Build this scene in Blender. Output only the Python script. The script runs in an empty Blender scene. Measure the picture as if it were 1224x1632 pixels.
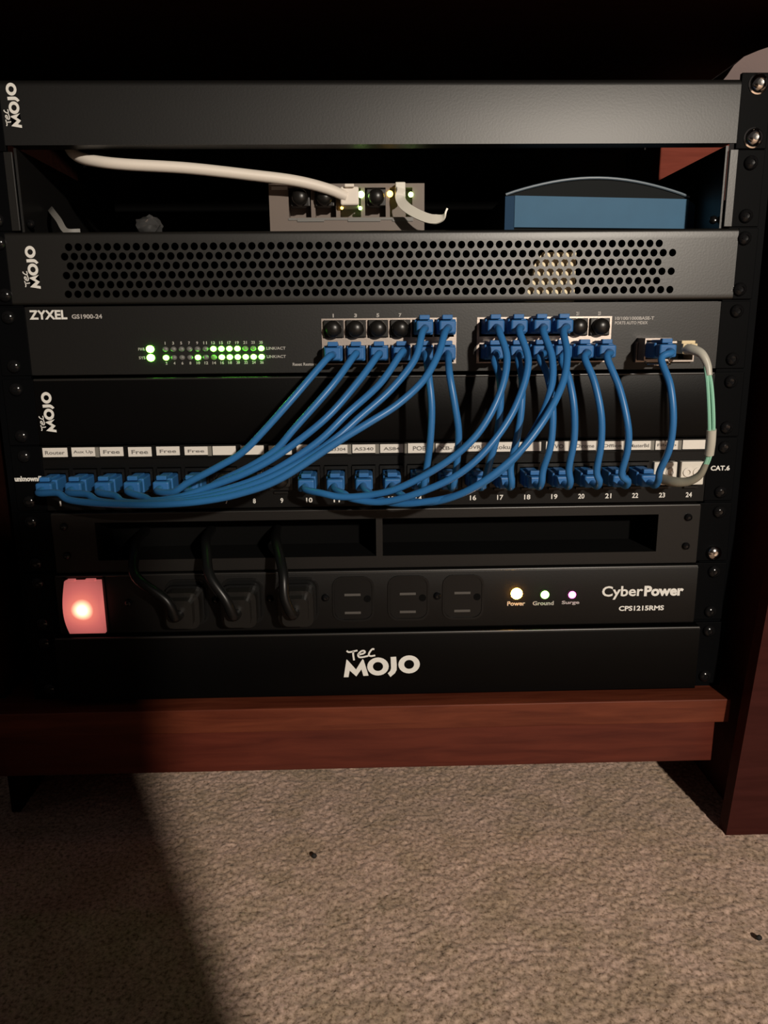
import bpy, bmesh, math, random
import numpy as np
from mathutils import Vector, Matrix

random.seed(7)
S = 0.001                                    # all measurements below are in millimetres
scene = bpy.context.scene
COL = scene.collection

# ------------------------------------------------------------------ camera, world, lamp, exposure
CAM_LOC = (-9.36, -508.66, 251.10)
CAM_YAW, CAM_PITCH, CAM_ROLL = 0.0251, 0.2327, -0.0090
cd = bpy.data.cameras.new('camera')
cam = bpy.data.objects.new('camera', cd)
COL.objects.link(cam)
cd.sensor_fit = 'VERTICAL'
cd.sensor_height = 36.0
cd.lens = 36.0 * 1232.85 / 1632.0
cd.clip_start = 0.01
cy, sy, cp, sp = math.cos(CAM_YAW), math.sin(CAM_YAW), math.cos(CAM_PITCH), math.sin(CAM_PITCH)
fwd = Vector((sy * cp, cy * cp, -sp))
rgt = Vector((cy, -sy, 0.0))
upv = rgt.cross(fwd)
r2 = rgt * math.cos(CAM_ROLL) + upv * math.sin(CAM_ROLL)
u2 = -rgt * math.sin(CAM_ROLL) + upv * math.cos(CAM_ROLL)
m = Matrix((r2, u2, -fwd)).transposed().to_4x4()
m.translation = Vector(CAM_LOC) * S
cam.matrix_world = m
scene.camera = cam

world = bpy.data.worlds.new('dim_room')
scene.world = world
world.use_nodes = True
bgn = world.node_tree.nodes['Background']
bgn.inputs[0].default_value = (1.0, 0.84, 0.80, 1)
bgn.inputs[1].default_value = 0.03

LAMP_LOC = (520, -1500, 690)
ld = bpy.data.lights.new('room_lamp', 'POINT')
ld.energy = 92.0
ld.color = (1.0, 0.89, 0.76)
ld.shadow_soft_size = 0.022
lamp = bpy.data.objects.new('room_lamp', ld)
lamp.location = Vector(LAMP_LOC) * S
COL.objects.link(lamp)

vs = scene.view_settings
scene.display_settings.display_device = 'sRGB'
vs.view_transform = 'Standard'
vs.look = 'None'
vs.exposure = 0.0
vs.gamma = 1.0
vs.use_curve_mapping = False

# ------------------------------------------------------------------ materials
def nodemat(name):
    mt = bpy.data.materials.new(name)
    mt.use_nodes = True
    return mt, mt.node_tree.nodes, mt.node_tree.links, mt.node_tree.nodes['Principled BSDF']

def plain(name, col, rough=0.5, metal=0.0, bump=0.0, scale=900.0, spec=0.5, coat=0.0, var=0.0, trans=0.0):
    mt, N, L, b = nodemat(name)
    b.inputs['Base Color'].default_value = (*col, 1)
    b.inputs['Roughness'].default_value = rough
    b.inputs['Metallic'].default_value = metal
    b.inputs['Specular IOR Level'].default_value = spec
    b.inputs['Coat Weight'].default_value = coat
    b.inputs['Transmission Weight'].default_value = trans
    tc = N.new('ShaderNodeTexCoord')
    nz = N.new('ShaderNodeTexNoise')
    nz.inputs['Scale'].default_value = scale
    nz.inputs['Detail'].default_value = 3
    L.new(tc.outputs['Object'], nz.inputs['Vector'])
    if bump:
        bp = N.new('ShaderNodeBump')
        bp.inputs['Strength'].default_value = bump
        bp.inputs['Distance'].default_value = 0.0005
        L.new(nz.outputs['Fac'], bp.inputs['Height'])
        L.new(bp.outputs['Normal'], b.inputs['Normal'])
    if var:
        mx = N.new('ShaderNodeMix')
        mx.data_type = 'RGBA'
        mx.inputs[6].default_value = (*[c * (1 - var) for c in col], 1)
        mx.inputs[7].default_value = (*[min(1, c * (1 + var)) for c in col], 1)
        L.new(nz.outputs['Fac'], mx.inputs[0])
        L.new(mx.outputs[2], b.inputs['Base Color'])
    return mt

def glow(name, col, strength, base=None):
    mt, N, L, b = nodemat(name)
    b.inputs['Base Color'].default_value = (*(base or col), 1)
    b.inputs['Roughness'].default_value = 0.3
    b.inputs['Emission Color'].default_value = (*col, 1)
    b.inputs['Emission Strength'].default_value = strength
    return mt

def wood(name, dark, light, rough=0.38, spec=0.35):
    mt, N, L, b = nodemat(name)
    b.inputs['Specular IOR Level'].default_value = spec
    tc = N.new('ShaderNodeTexCoord')
    mp = N.new('ShaderNodeMapping')
    mp.inputs['Scale'].default_value = (6, 60, 60)
    nz = N.new('ShaderNodeTexNoise')
    nz.inputs['Scale'].default_value = 3.0
    nz.inputs['Detail'].default_value = 6
    nz.inputs['Distortion'].default_value = 0.6
    cr = N.new('ShaderNodeValToRGB')
    cr.color_ramp.elements[0].position = 0.3
    cr.color_ramp.elements[0].color = (*dark, 1)
    cr.color_ramp.elements[1].position = 0.7
    cr.color_ramp.elements[1].color = (*light, 1)
    L.new(tc.outputs['Object'], mp.inputs['Vector'])
    L.new(mp.outputs['Vector'], nz.inputs['Vector'])
    L.new(nz.outputs['Fac'], cr.inputs['Fac'])
    L.new(cr.outputs['Color'], b.inputs['Base Color'])
    b.inputs['Roughness'].default_value = rough
    return mt

def carpet_mat():
    mt, N, L, b = nodemat('carpet_pile')
    tc = N.new('ShaderNodeTexCoord')
    n1 = N.new('ShaderNodeTexNoise')
    n1.inputs['Scale'].default_value = 400
    n1.inputs['Detail'].default_value = 4
    n1.inputs['Roughness'].default_value = 0.7
    c1 = N.new('ShaderNodeValToRGB')
    e = c1.color_ramp.elements
    e[0].position, e[0].color = 0.34, (0.19, 0.13, 0.085, 1)
    e[1].position, e[1].color = 0.68, (0.74, 0.56, 0.46, 1)
    mid = e.new(0.5)
    mid.color = (0.54, 0.40, 0.315, 1)
    n2 = N.new('ShaderNodeTexNoise')
    n2.inputs['Scale'].default_value = 38
    n2.inputs['Detail'].default_value = 3
    c2 = N.new('ShaderNodeValToRGB')
    f = c2.color_ramp.elements
    f[0].position, f[0].color = 0.35, (0.82, 0.80, 0.72, 1)
    f[1].position, f[1].color = 0.65, (1.05, 1.0, 1.0, 1)
    mx = N.new('ShaderNodeMix')
    mx.data_type = 'RGBA'
    mx.blend_type = 'MULTIPLY'
    mx.inputs[0].default_value = 1.0
    for n in (n1, n2):
        L.new(tc.outputs['Object'], n.inputs['Vector'])
    L.new(n1.outputs['Fac'], c1.inputs['Fac'])
    L.new(n2.outputs['Fac'], c2.inputs['Fac'])
    L.new(c1.outputs['Color'], mx.inputs[6])
    L.new(c2.outputs['Color'], mx.inputs[7])
    L.new(mx.outputs[2], b.inputs['Base Color'])
    b.inputs['Roughness'].default_value = 0.95
    b.inputs['Specular IOR Level'].default_value = 0.1
    b.inputs['Sheen Weight'].default_value = 0.15
    return mt

def rocker_mat():
    # a lit rocker: the bulb sits behind the middle of the red plastic
    mt, N, L, b = nodemat('lit_red_plastic')
    b.inputs['Base Color'].default_value = (0.55, 0.12, 0.10, 1)
    b.inputs['Roughness'].default_value = 0.35
    tc = N.new('ShaderNodeTexCoord')
    mp = N.new('ShaderNodeMapping')
    mp.inputs['Location'].default_value = (0.0, 0.0, -0.0)
    mp.inputs['Scale'].default_value = (1, 0.25, 1)
    ln = N.new('ShaderNodeVectorMath')
    ln.operation = 'LENGTH'
    cr = N.new('ShaderNodeValToRGB')
    e = cr.color_ramp.elements
    e[0].position, e[0].color = 0.0, (6.0, 3.2, 2.2, 1)
    e[1].position, e[1].color = 1.0, (0.34, 0.085, 0.08, 1)
    a = e.new(0.20); a.color = (2.4, 1.0, 0.6, 1)
    a = e.new(0.34); a.color = (0.80, 0.20, 0.15, 1)
    a = e.new(0.6); a.color = (0.58, 0.135, 0.12, 1)
    sc = N.new('ShaderNodeMath'); sc.operation = 'MULTIPLY'; sc.inputs[1].default_value = 1 / 0.022
    L.new(tc.outputs['Object'], mp.inputs['Vector'])
    L.new(mp.outputs['Vector'], ln.inputs[0])
    L.new(ln.outputs['Value'], sc.inputs[0])
    L.new(sc.outputs[0], cr.inputs['Fac'])
    L.new(cr.outputs['Color'], b.inputs['Emission Color'])
    b.inputs['Emission Strength'].default_value = 1.0
    return mt

M = {
    'lip': plain('black_powder_coat', (0.005, 0.0047, 0.0044), 0.42, bump=0.06, scale=700, spec=0.54),
    'perf': plain('black_vented_steel', (0.007, 0.0065, 0.0055), 0.39, bump=0.06, scale=700, spec=0.64),
    'switch': plain('dark_grey_steel', (0.007, 0.0067, 0.0063), 0.40, bump=0.06, scale=800, spec=0.42),
    'blank': plain('black_smooth_steel', (0.0016, 0.0015, 0.0015), 0.38, bump=0.05, spec=0.10),
    'patch': plain('black_patch_panel', (0.0025, 0.0025, 0.0025), 0.42, bump=0.05, spec=0.2),
    'vent': plain('black_brown_steel', (0.008, 0.0068, 0.006), 0.46, bump=0.06, spec=0.28),
    'pdu': plain('black_pdu_enamel', (0.004, 0.0037, 0.0035), 0.42, bump=0.06, spec=0.26),
    'ear': plain('black_ear_steel', (0.0022, 0.0024, 0.0028), 0.5, bump=0.06, spec=0.03),
    'post': plain('black_rack_steel', (0.0020, 0.0023, 0.0028), 0.5, bump=0.06, spec=0.03),
    'hollow': plain('dark_cavity', (0.002, 0.002, 0.002), 0.9, spec=0.1),
    'screw': plain('black_screw', (0.015, 0.015, 0.016), 0.16, metal=0.6),
    'chrome': plain('bright_bolt', (0.62, 0.60, 0.58), 0.14, metal=1.0),
    'silver': plain('port_shield', (0.42, 0.36, 0.32), 0.36, metal=0.75, bump=0.05),
    'brass': plain('connector_cream', (0.75, 0.62, 0.38), 0.28),
    'black_plastic': plain('black_plastic', (0.005, 0.005, 0.005), 0.35, spec=0.3),
    'cap': plain('black_rubber_cap', (0.010, 0.009, 0.008), 0.33, spec=0.4),
    'white_print': plain('white_print', (0.78, 0.77, 0.73), 0.6),
    'slot': plain('dull_slot_metal', (0.07, 0.065, 0.06), 0.5),
    'grey_print': plain('grey_print', (0.42, 0.40, 0.38), 0.6),
    'label': plain('label_paper', (0.76, 0.72, 0.66), 0.55, var=0.05, scale=120),
    'tape': plain('clear_label_tape', (0.20, 0.19, 0.165), 0.4),
    'ink': plain('label_ink', (0.16, 0.15, 0.14), 0.7),
    'white_plastic': plain('white_plastic', (0.70, 0.67, 0.60), 0.4),
    'grey_plastic': plain('grey_plastic', (0.15, 0.145, 0.135), 0.45),
    'blue_cable': plain('blue_cable_jacket', (0.028, 0.155, 0.40), 0.36, spec=0.4),
    'blue_boot': plain('blue_plug_boot', (0.028, 0.14, 0.37), 0.45, spec=0.3),
    'aqua': plain('aqua_fibre_jacket', (0.26, 0.56, 0.42), 0.4),
    'sleeve': plain('frosted_sleeve', (0.50, 0.49, 0.43), 0.35),
    'boot_grey': plain('smoky_boot', (0.26, 0.25, 0.20), 0.4),
    'white_cable': plain('white_cable_jacket', (0.78, 0.72, 0.64), 0.5, bump=0.05),
    'tie': plain('white_tie', (0.74, 0.72, 0.64), 0.4),
    'taupe': plain('taupe_metal', (0.17, 0.135, 0.115), 0.45, bump=0.05, spec=0.3),
    'router_blue': plain('router_blue', (0.040, 0.130, 0.235), 0.55, spec=0.2, var=0.10, scale=60),
    'router_dark': plain('router_dark_blue', (0.012, 0.045, 0.10), 0.6, spec=0.1),
    'router_top': plain('router_smoked_top', (0.006, 0.008, 0.009), 0.6, spec=0.08),
    'rim': plain('router_rim', (0.10, 0.14, 0.18), 0.3),
    'cream': plain('cream_plastic', (0.90, 0.76, 0.48), 0.5),
    'clear': plain('clear_film', (0.05, 0.05, 0.05), 0.08, spec=0.9),
    'cloth': plain('beige_cloth', (0.17, 0.125, 0.12), 0.85, bump=0.3, scale=500),
    'speck': plain('dark_speck', (0.01, 0.008, 0.007), 0.8),
    'board': wood('red_brown_wood', (0.085, 0.018, 0.009), (0.150, 0.036, 0.017)),
    'apron': wood('deep_red_brown_wood', (0.070, 0.0135, 0.0085), (0.115, 0.024, 0.0135)),
    'edge': plain('glossy_black_edge', (0.012, 0.011, 0.010), 0.33, spec=0.75),
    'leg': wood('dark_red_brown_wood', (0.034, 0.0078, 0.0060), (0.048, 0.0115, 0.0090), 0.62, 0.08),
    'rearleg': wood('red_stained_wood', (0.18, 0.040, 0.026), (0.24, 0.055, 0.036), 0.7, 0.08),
    'top': wood('shade_darkened_wood', (0.012, 0.004, 0.003), (0.018, 0.006, 0.004), 0.7, 0.02),  # same desk wood darkened; the shade is put into its colour
    'backing': plain('darkness_black', (0.004, 0.004, 0.004), 0.9, spec=0.1),  # near black, stands in for the darkness behind the rack
    'wall': plain('dimmed_wall_paint', (0.035, 0.033, 0.034), 0.9, bump=0.1, scale=200),  # wall colour darkened to keep the room dim
    'ceil': plain('ceiling_paint', (0.35, 0.33, 0.31), 0.9),
    'blocker': plain('blocker_brown', (0.10, 0.065, 0.045), 0.9, bump=0.3, scale=400),  # surface of the unseen block that casts the left shadow
    'carpet': carpet_mat(),
    'rocker': rocker_mat(),
    'led_green': glow('lit_green_led', (0.14, 1.0, 0.04), 28.0),
    'led_off': plain('unlit_led', (0.16, 0.16, 0.15), 0.4),
    'led_faint': glow('faint_green_led', (0.2, 1.0, 0.05), 0.16, (0.15, 0.2, 0.1)),
    'led_amber': glow('lit_amber_led', (1.0, 0.42, 0.04), 50.0),
    'led_pdugreen': glow('lit_ground_led', (0.25, 1.0, 0.12), 12.0),
    'led_magenta': glow('lit_surge_led', (1.0, 0.10, 0.55), 9.0),
    'led_yellow': glow('lit_yellow_led', (1.0, 0.62, 0.12), 6.0),
    'led_lime': glow('lit_lime_led', (0.55, 1.0, 0.25), 9.0),
}

# ------------------------------------------------------------------ mesh helpers (millimetres)
class MB:
    def __init__(self):
        self.v, self.f = [], []

    def add(self, vs, fs):
        o = len(self.v)
        self.v += [tuple(p) for p in vs]
        self.f += [tuple(i + o for i in f) for f in fs]
        return self

    def box(self, x0, x1, y0, y1, z0, z1, b=0.0):
        if b <= 0:
            vs = [(x, y, z) for x in (x0, x1) for y in (y0, y1) for z in (z0, z1)]
            return self.add(vs, [(0, 1, 3, 2), (4, 6, 7, 5), (0, 4, 5, 1), (2, 3, 7, 6), (0, 2, 6, 4), (1, 5, 7, 3)])
        bm = bmesh.new()
        bmesh.ops.create_cube(bm, size=1.0)
        for v in bm.verts:
            v.co = Vector(((x0 + x1) / 2 + v.co.x * (x1 - x0), (y0 + y1) / 2 + v.co.y * (y1 - y0), (z0 + z1) / 2 + v.co.z * (z1 - z0)))
        bmesh.ops.bevel(bm, geom=bm.edges[:], offset=b, segments=3, profile=0.5, affect='EDGES')
        bm.verts.index_update()
        self.add([v.co[:] for v in bm.verts], [[v.index for v in f.verts] for f in bm.faces])
        bm.free()
        return self

    def prism(self, poly, a0, a1, axis='y'):
        """poly in the plane across the axis: (x,z) for y, (y,z) for x, (x,y) for z."""
        n = len(poly)
        def p3(p, a):
            return {'y': (p[0], a, p[1]), 'x': (a, p[0], p[1]), 'z': (p[0], p[1], a)}[axis]
        vs = [p3(p, a0) for p in poly] + [p3(p, a1) for p in poly]
        fs = [tuple(range(n))[::-1], tuple(range(n, 2 * n))]
        fs += [(i, (i + 1) % n, n + (i + 1) % n, n + i) for i in range(n)]
        return self.add(vs, fs)

    def ring(self, outer, inner, y0, y1):
        """flat ring between two outlines with the same number of (x,z) points, with thickness."""
        n = len(outer)
        vs = [(p[0], y0, p[1]) for p in outer] + [(p[0], y0, p[1]) for p in inner]
        vs += [(p[0], y1, p[1]) for p in outer] + [(p[0], y1, p[1]) for p in inner]
        fs = []
        for i in range(n):
            j = (i + 1) % n
            fs += [(i, j, n + j, n + i), (2 * n + i, 3 * n + i, 3 * n + j, 2 * n + j), (i, 2 * n + i, 2 * n + j, j), (n + i, n + j, 3 * n + j, 3 * n + i)]
        return self.add(vs, fs)

    def lathe(self, prof, c=(0, 0, 0), axis='y', seg=16, sx=1.0, sz=1.0):
        """prof: (radius, along) pairs; along runs on -axis (out of a front panel for 'y')."""
        rings = []
        vs, fs = [], []
        for r, a in prof:
            for k in range(seg):
                t = 2 * math.pi * k / seg
                if axis == 'y':
                    vs.append((c[0] + r * sx * math.cos(t), c[1] - a, c[2] + r * sz * math.sin(t)))
                elif axis == 'z':
                    vs.append((c[0] + r * sx * math.cos(t), c[1] + r * sz * math.sin(t), c[2] + a))
                else:
                    vs.append((c[0] + a, c[1] + r * sx * math.cos(t), c[2] + r * sz * math.sin(t)))
        n = len(prof)
        for i in range(n - 1):
            for k in range(seg):
                j = (k + 1) % seg
                fs.append((i * seg + k, i * seg + j, (i + 1) * seg + j, (i + 1) * seg + k))
        fs.append(tuple(range(seg))[::-1])
        fs.append(tuple((n - 1) * seg + k for k in range(seg)))
        return self.add(vs, fs)

    def tube(self, pts, r, seg=10, rad=None):
        pts = [Vector(p) for p in pts]
        n = len(pts)
        vs, fs = [], []
        t0 = (pts[1] - pts[0]).normalized()
        nrm = t0.cross(Vector((0.123, 0.9, 0.31))).normalized()
        for i, p in enumerate(pts):
            t = (pts[min(i + 1, n - 1)] - pts[max(i - 1, 0)]).normalized()
            nrm = (nrm - t * nrm.dot(t)).normalized()
            bn = t.cross(nrm)
            rr = rad[i] if rad else r
            for k in range(seg):
                a = 2 * math.pi * k / seg
                vs.append(p + (nrm * math.cos(a) + bn * math.sin(a)) * rr)
        for i in range(n - 1):
            for k in range(seg):
                j = (k + 1) % seg
                fs.append((i * seg + k, i * seg + j, (i + 1) * seg + j, (i + 1) * seg + k))
        fs.append(tuple(range(seg))[::-1])
        fs.append(tuple((n - 1) * seg + k for k in range(seg)))
        return self.add(vs, fs)

    def ribbon(self, pts, width, thick, side=Vector((0, 0.5, 0.86))):
        pts = [Vector(p) for p in pts]
        n = len(pts)
        vs, fs = [], []
        for i, p in enumerate(pts):
            t = (pts[min(i + 1, n - 1)] - pts[max(i - 1, 0)]).normalized()
            s = (side - t * side.dot(t)).normalized()
            q = t.cross(s)
            w = width[i] if isinstance(width, list) else width
            for a, b in ((-1, -1), (1, -1), (1, 1), (-1, 1)):
                vs.append(p + s * a * w / 2 + q * b * thick / 2)
        for i in range(n - 1):
            for k in range(4):
                j = (k + 1) % 4
                fs.append((4 * i + k, 4 * i + j, 4 * i + 4 + j, 4 * i + 4 + k))
        fs += [(3, 2, 1, 0), tuple(4 * n - 4 + k for k in range(4))]
        return self.add(vs, fs)

    def mesh(self, name, mat, origin=(0, 0, 0), smooth=False):
        me = bpy.data.meshes.new(name)
        me.from_pydata([((x - origin[0]) * S, (y - origin[1]) * S, (z - origin[2]) * S) for x, y, z in self.v], [], self.f)
        bm = bmesh.new()
        bm.from_mesh(me)
        bmesh.ops.recalc_face_normals(bm, faces=bm.faces[:])
        bm.to_mesh(me)
        bm.free()
        me.materials.append(M[mat])
        if smooth:
            for p in me.polygons:
                p.use_smooth = True
            me.set_sharp_from_angle(angle=math.radians(40))
        return me

def thing(name, label, cat, loc=(0, 0, 0), group=None):
    o = bpy.data.objects.new(name, None)
    o.empty_display_size = 0.01
    o.location = Vector(loc) * S
    COL.objects.link(o)
    o['label'], o['category'] = label, cat
    if group:
        o['group'] = group
    o['_loc'] = [float(c) for c in loc]
    return o

def wloc(o):
    p = [0.0, 0.0, 0.0]
    while o:
        p = [a + b for a, b in zip(p, o.get('_loc', (0, 0, 0)))]
        o = o.parent
    return p

def part(name, mb, mat, parent, smooth=False, label=None, origin=None):
    """a child mesh; its vertices are given in scene millimetres."""
    base = wloc(parent)
    org = origin or base
    me = mb.mesh(name, mat, org, smooth)
    o = bpy.data.objects.new(name, me)
    COL.objects.link(o)
    o.parent = parent
    o['_loc'] = [a - b for a, b in zip(org, base)]
    o.location = Vector(o['_loc']) * S
    if label:
        o['label'] = label
    return o

def place(name, me, parent, loc, label=None):
    """a child that shares mesh data, put at scene millimetres."""
    base = wloc(parent)
    o = bpy.data.objects.new(name, me)
    COL.objects.link(o)
    o.parent = parent
    o['_loc'] = [a - b for a, b in zip(loc, base)]
    o.location = Vector(o['_loc']) * S
    if label:
        o['label'] = label
    return o

def single(name, mb, mat, label, cat, loc, group=None, smooth=True):
    me = mb.mesh(name, mat, loc, smooth)
    o = bpy.data.objects.new(name, me)
    o.location = Vector(loc) * S
    COL.objects.link(o)
    o['label'], o['category'] = label, cat
    o['_loc'] = [float(c) for c in loc]
    if group:
        o['group'] = group
    return o

def struct(name, mb, mat):
    me = mb.mesh(name, mat)
    o = bpy.data.objects.new(name, me)
    COL.objects.link(o)
    o['kind'] = 'structure'
    return o

def spline(pts, per=8):
    """Catmull-Rom through the points."""
    P = [Vector(p) for p in pts]
    P = [P[0] * 2 - P[1]] + P + [P[-1] * 2 - P[-2]]
    out = []
    for i in range(1, len(P) - 2):
        p0, p1, p2, p3 = P[i - 1:i + 3]
        for k in range(per):
            t = k / per
            out.append(0.5 * ((2 * p1) + (p2 - p0) * t + (2 * p0 - 5 * p1 + 4 * p2 - p3) * t * t + (3 * p1 - p0 - 3 * p2 + p3) * t ** 3))
    out.append(P[-2])
    return out

def ell(cx, cz, rx, rz, n=24):
    return [(cx + rx * math.cos(2 * math.pi * k / n), cz + rz * math.sin(2 * math.pi * k / n)) for k in range(n)]

def rrect(x0, x1, z0, z1, r, n=4):
    out = []
    for cx, cz, a in ((x1 - r, z1 - r, 0), (x0 + r, z1 - r, 90), (x0 + r, z0 + r, 180), (x1 - r, z0 + r, 270)):
        for k in range(n + 1):
            t = math.radians(a + 90 * k / n)
            out.append((cx + r * math.cos(t), cz + r * math.sin(t)))
    return out

_txt = {}
def text_geo(s, bold=0.0):
    """flat outline of a string in font units (size 1), as (verts, faces, width)."""
    key = (s, bold)
    if key not in _txt:
        cu = bpy.data.curves.new('lettering_source', 'FONT')
        cu.body = s
        cu.size = 1.0
        cu.offset = bold
        cu.resolution_u = 3
        ob = bpy.data.objects.new('lettering_source', cu)
        me = bpy.data.meshes.new_from_object(ob)
        vs = [tuple(v.co) for v in me.vertices]
        fs = [tuple(p.vertices) for p in me.polygons]
        bpy.data.objects.remove(ob)
        bpy.data.curves.remove(cu)
        bpy.data.meshes.remove(me)
        _txt[key] = (vs, fs)
    return _txt[key]

def put_text(mb, s, x0, x1, z0, z1, y, bold=0.02):
    """write s inside the rectangle, facing -y."""
    vs, fs = text_geo(s, bold)
    ax, bx = min(v[0] for v in vs), max(v[0] for v in vs)
    ay, by = min(v[1] for v in vs), max(v[1] for v in vs)
    kx, kz = (x1 - x0) / (bx - ax), (z1 - z0) / (by - ay)
    mb.add([(x0 + (v[0] - ax) * kx, y, z0 + (v[1] - ay) * kz) for v in vs], fs)
    return mb

def maker_logo(mb, cx, cz, width, y, upright):
    """small handwritten TEC above a heavy MOJO."""
    k = width / 942.0
    polys = [[(130, 512), (168, 275), (186, 290), (283, 412), (365, 275), (378, 285), (437, 497), (372, 500), (350, 410), (285, 505), (205, 425), (188, 512)],
             [(712, 255), (780, 252), (787, 360), (785, 430), (765, 470), (708, 522), (675, 472), (705, 440), (716, 405)]]
    def tr(p):
        dx, dz = (p[0] - 601) * k, -(p[1] - 385) * k
        return (cx + dx, cz + dz) if upright else (cx - dz, cz + dx)
    for q in polys:
        pts = [tr(p) for p in q]
        bm = bmesh.new()
        f = bm.faces.new([bm.verts.new((p[0], y, p[1])) for p in pts])
        bmesh.ops.triangulate(bm, faces=[f])
        bm.verts.index_update()
        mb.add([v.co[:] for v in bm.verts], [[v.index for v in g.verts] for g in bm.faces])
        bm.free()
    def flat_ring(o, i):
        n = len(o)
        mb.add([(*p[:1], y, p[1]) for p in map(tr, o)] + [(*p[:1], y, p[1]) for p in map(tr, i)],
               [(a, (a + 1) % n, n + (a + 1) % n, n + a) for a in range(n)])
    flat_ring(ell(555, 378, 133, 120), ell(555, 378, 63, 60))
    flat_ring(ell(940, 358, 133, 120), ell(940, 358, 62, 60))
    strokes = [[(172, 162), (205, 180), (305, 160)], [(252, 172), (252, 215), (261, 290)],
               [(318, 216), (372, 204), (396, 185), (385, 166), (350, 172), (314, 212), (322, 246), (365, 250), (436, 234)],
               [(512, 150), (488, 146), (455, 185), (444, 222), (468, 238), (522, 230)]]
    for st in strokes:
        P = [Vector((*p, 0)) for p in spline([(a, b, 0) for a, b in st], 4)] if False else [Vector((p[0], p[1], 0)) for p in spline([(a, b, 0) for a, b in st], 4)]
        vs, fs = [], []
        for i, p in enumerate(P):
            t = (P[min(i + 1, len(P) - 1)] - P[max(i - 1, 0)]).normalized()
            nn = Vector((-t.y, t.x, 0)) * 11
            for q in (p + nn, p - nn):
                a = tr((q.x, q.y))
                vs.append((a[0], y, a[1]))
        for i in range(len(P) - 1):
            fs.append((2 * i, 2 * i + 1, 2 * i + 3, 2 * i + 2))
        mb.add(vs, fs)
    return mb

# shared small meshes, around their own origin (the front face looks to -y)
def small(name, mat, build, smooth=True):
    mb = MB()
    build(mb)
    return mb.mesh(name, mat, (0, 0, 0), smooth)

def b_screw(mb, r=4.3):
    mb.lathe([(r, 0), (r, 0.8), (r * 0.93, 1.7), (r * 0.72, 2.5), (r * 0.42, 2.95), (r * 0.38, 2.3), (0.2, 2.2)], seg=18)
ME_SCREW = small('screw', 'screw', b_screw)
ME_BOLT = small('bolt', 'chrome', lambda mb: mb.lathe([(6.0, 0), (6.0, 0.5), (5.2, 0.8), (5.2, 1.7), (4.6, 3.2), (3.4, 4.1), (2.1, 4.5), (1.9, 3.6), (0.2, 3.5)], seg=24))
ME_BOLT2 = small('bolt', 'chrome', lambda mb: mb.lathe([(5.2, 0), (5.2, 1.4), (4.6, 2.7), (3.2, 3.6), (1.9, 4.0), (1.7, 3.2), (0.2, 3.1)], seg=24))
ME_SCREW_S = small('screw', 'screw', lambda mb: b_screw(mb, 2.6))

def ears(parent, z0, z1, y, screws=True, xin=221.5, bolts=(), skip=()):
    """the two mounting ears of a rack unit, each with its screws."""
    for sgn in (-1, 1):
        a, b = sorted((sgn * xin, sgn * 241.3))
        e = part('mounting_ear', MB().box(a, b, y, y + 2.0, z0, z1, 0.5), 'ear', parent, origin=(sgn * 231, y, (z0 + z1) / 2))
        for i, z in enumerate((z0 + 6.2, z1 - 6.2)):
            if (sgn, i) in skip:
                continue
            me = ME_BOLT if (sgn, i) in bolts else ME_SCREW
            place('bolt' if me is ME_BOLT else 'screw', me, e, (sgn * 232.5, y, z), 'bright chrome bolt' if me is ME_BOLT else None)

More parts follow.
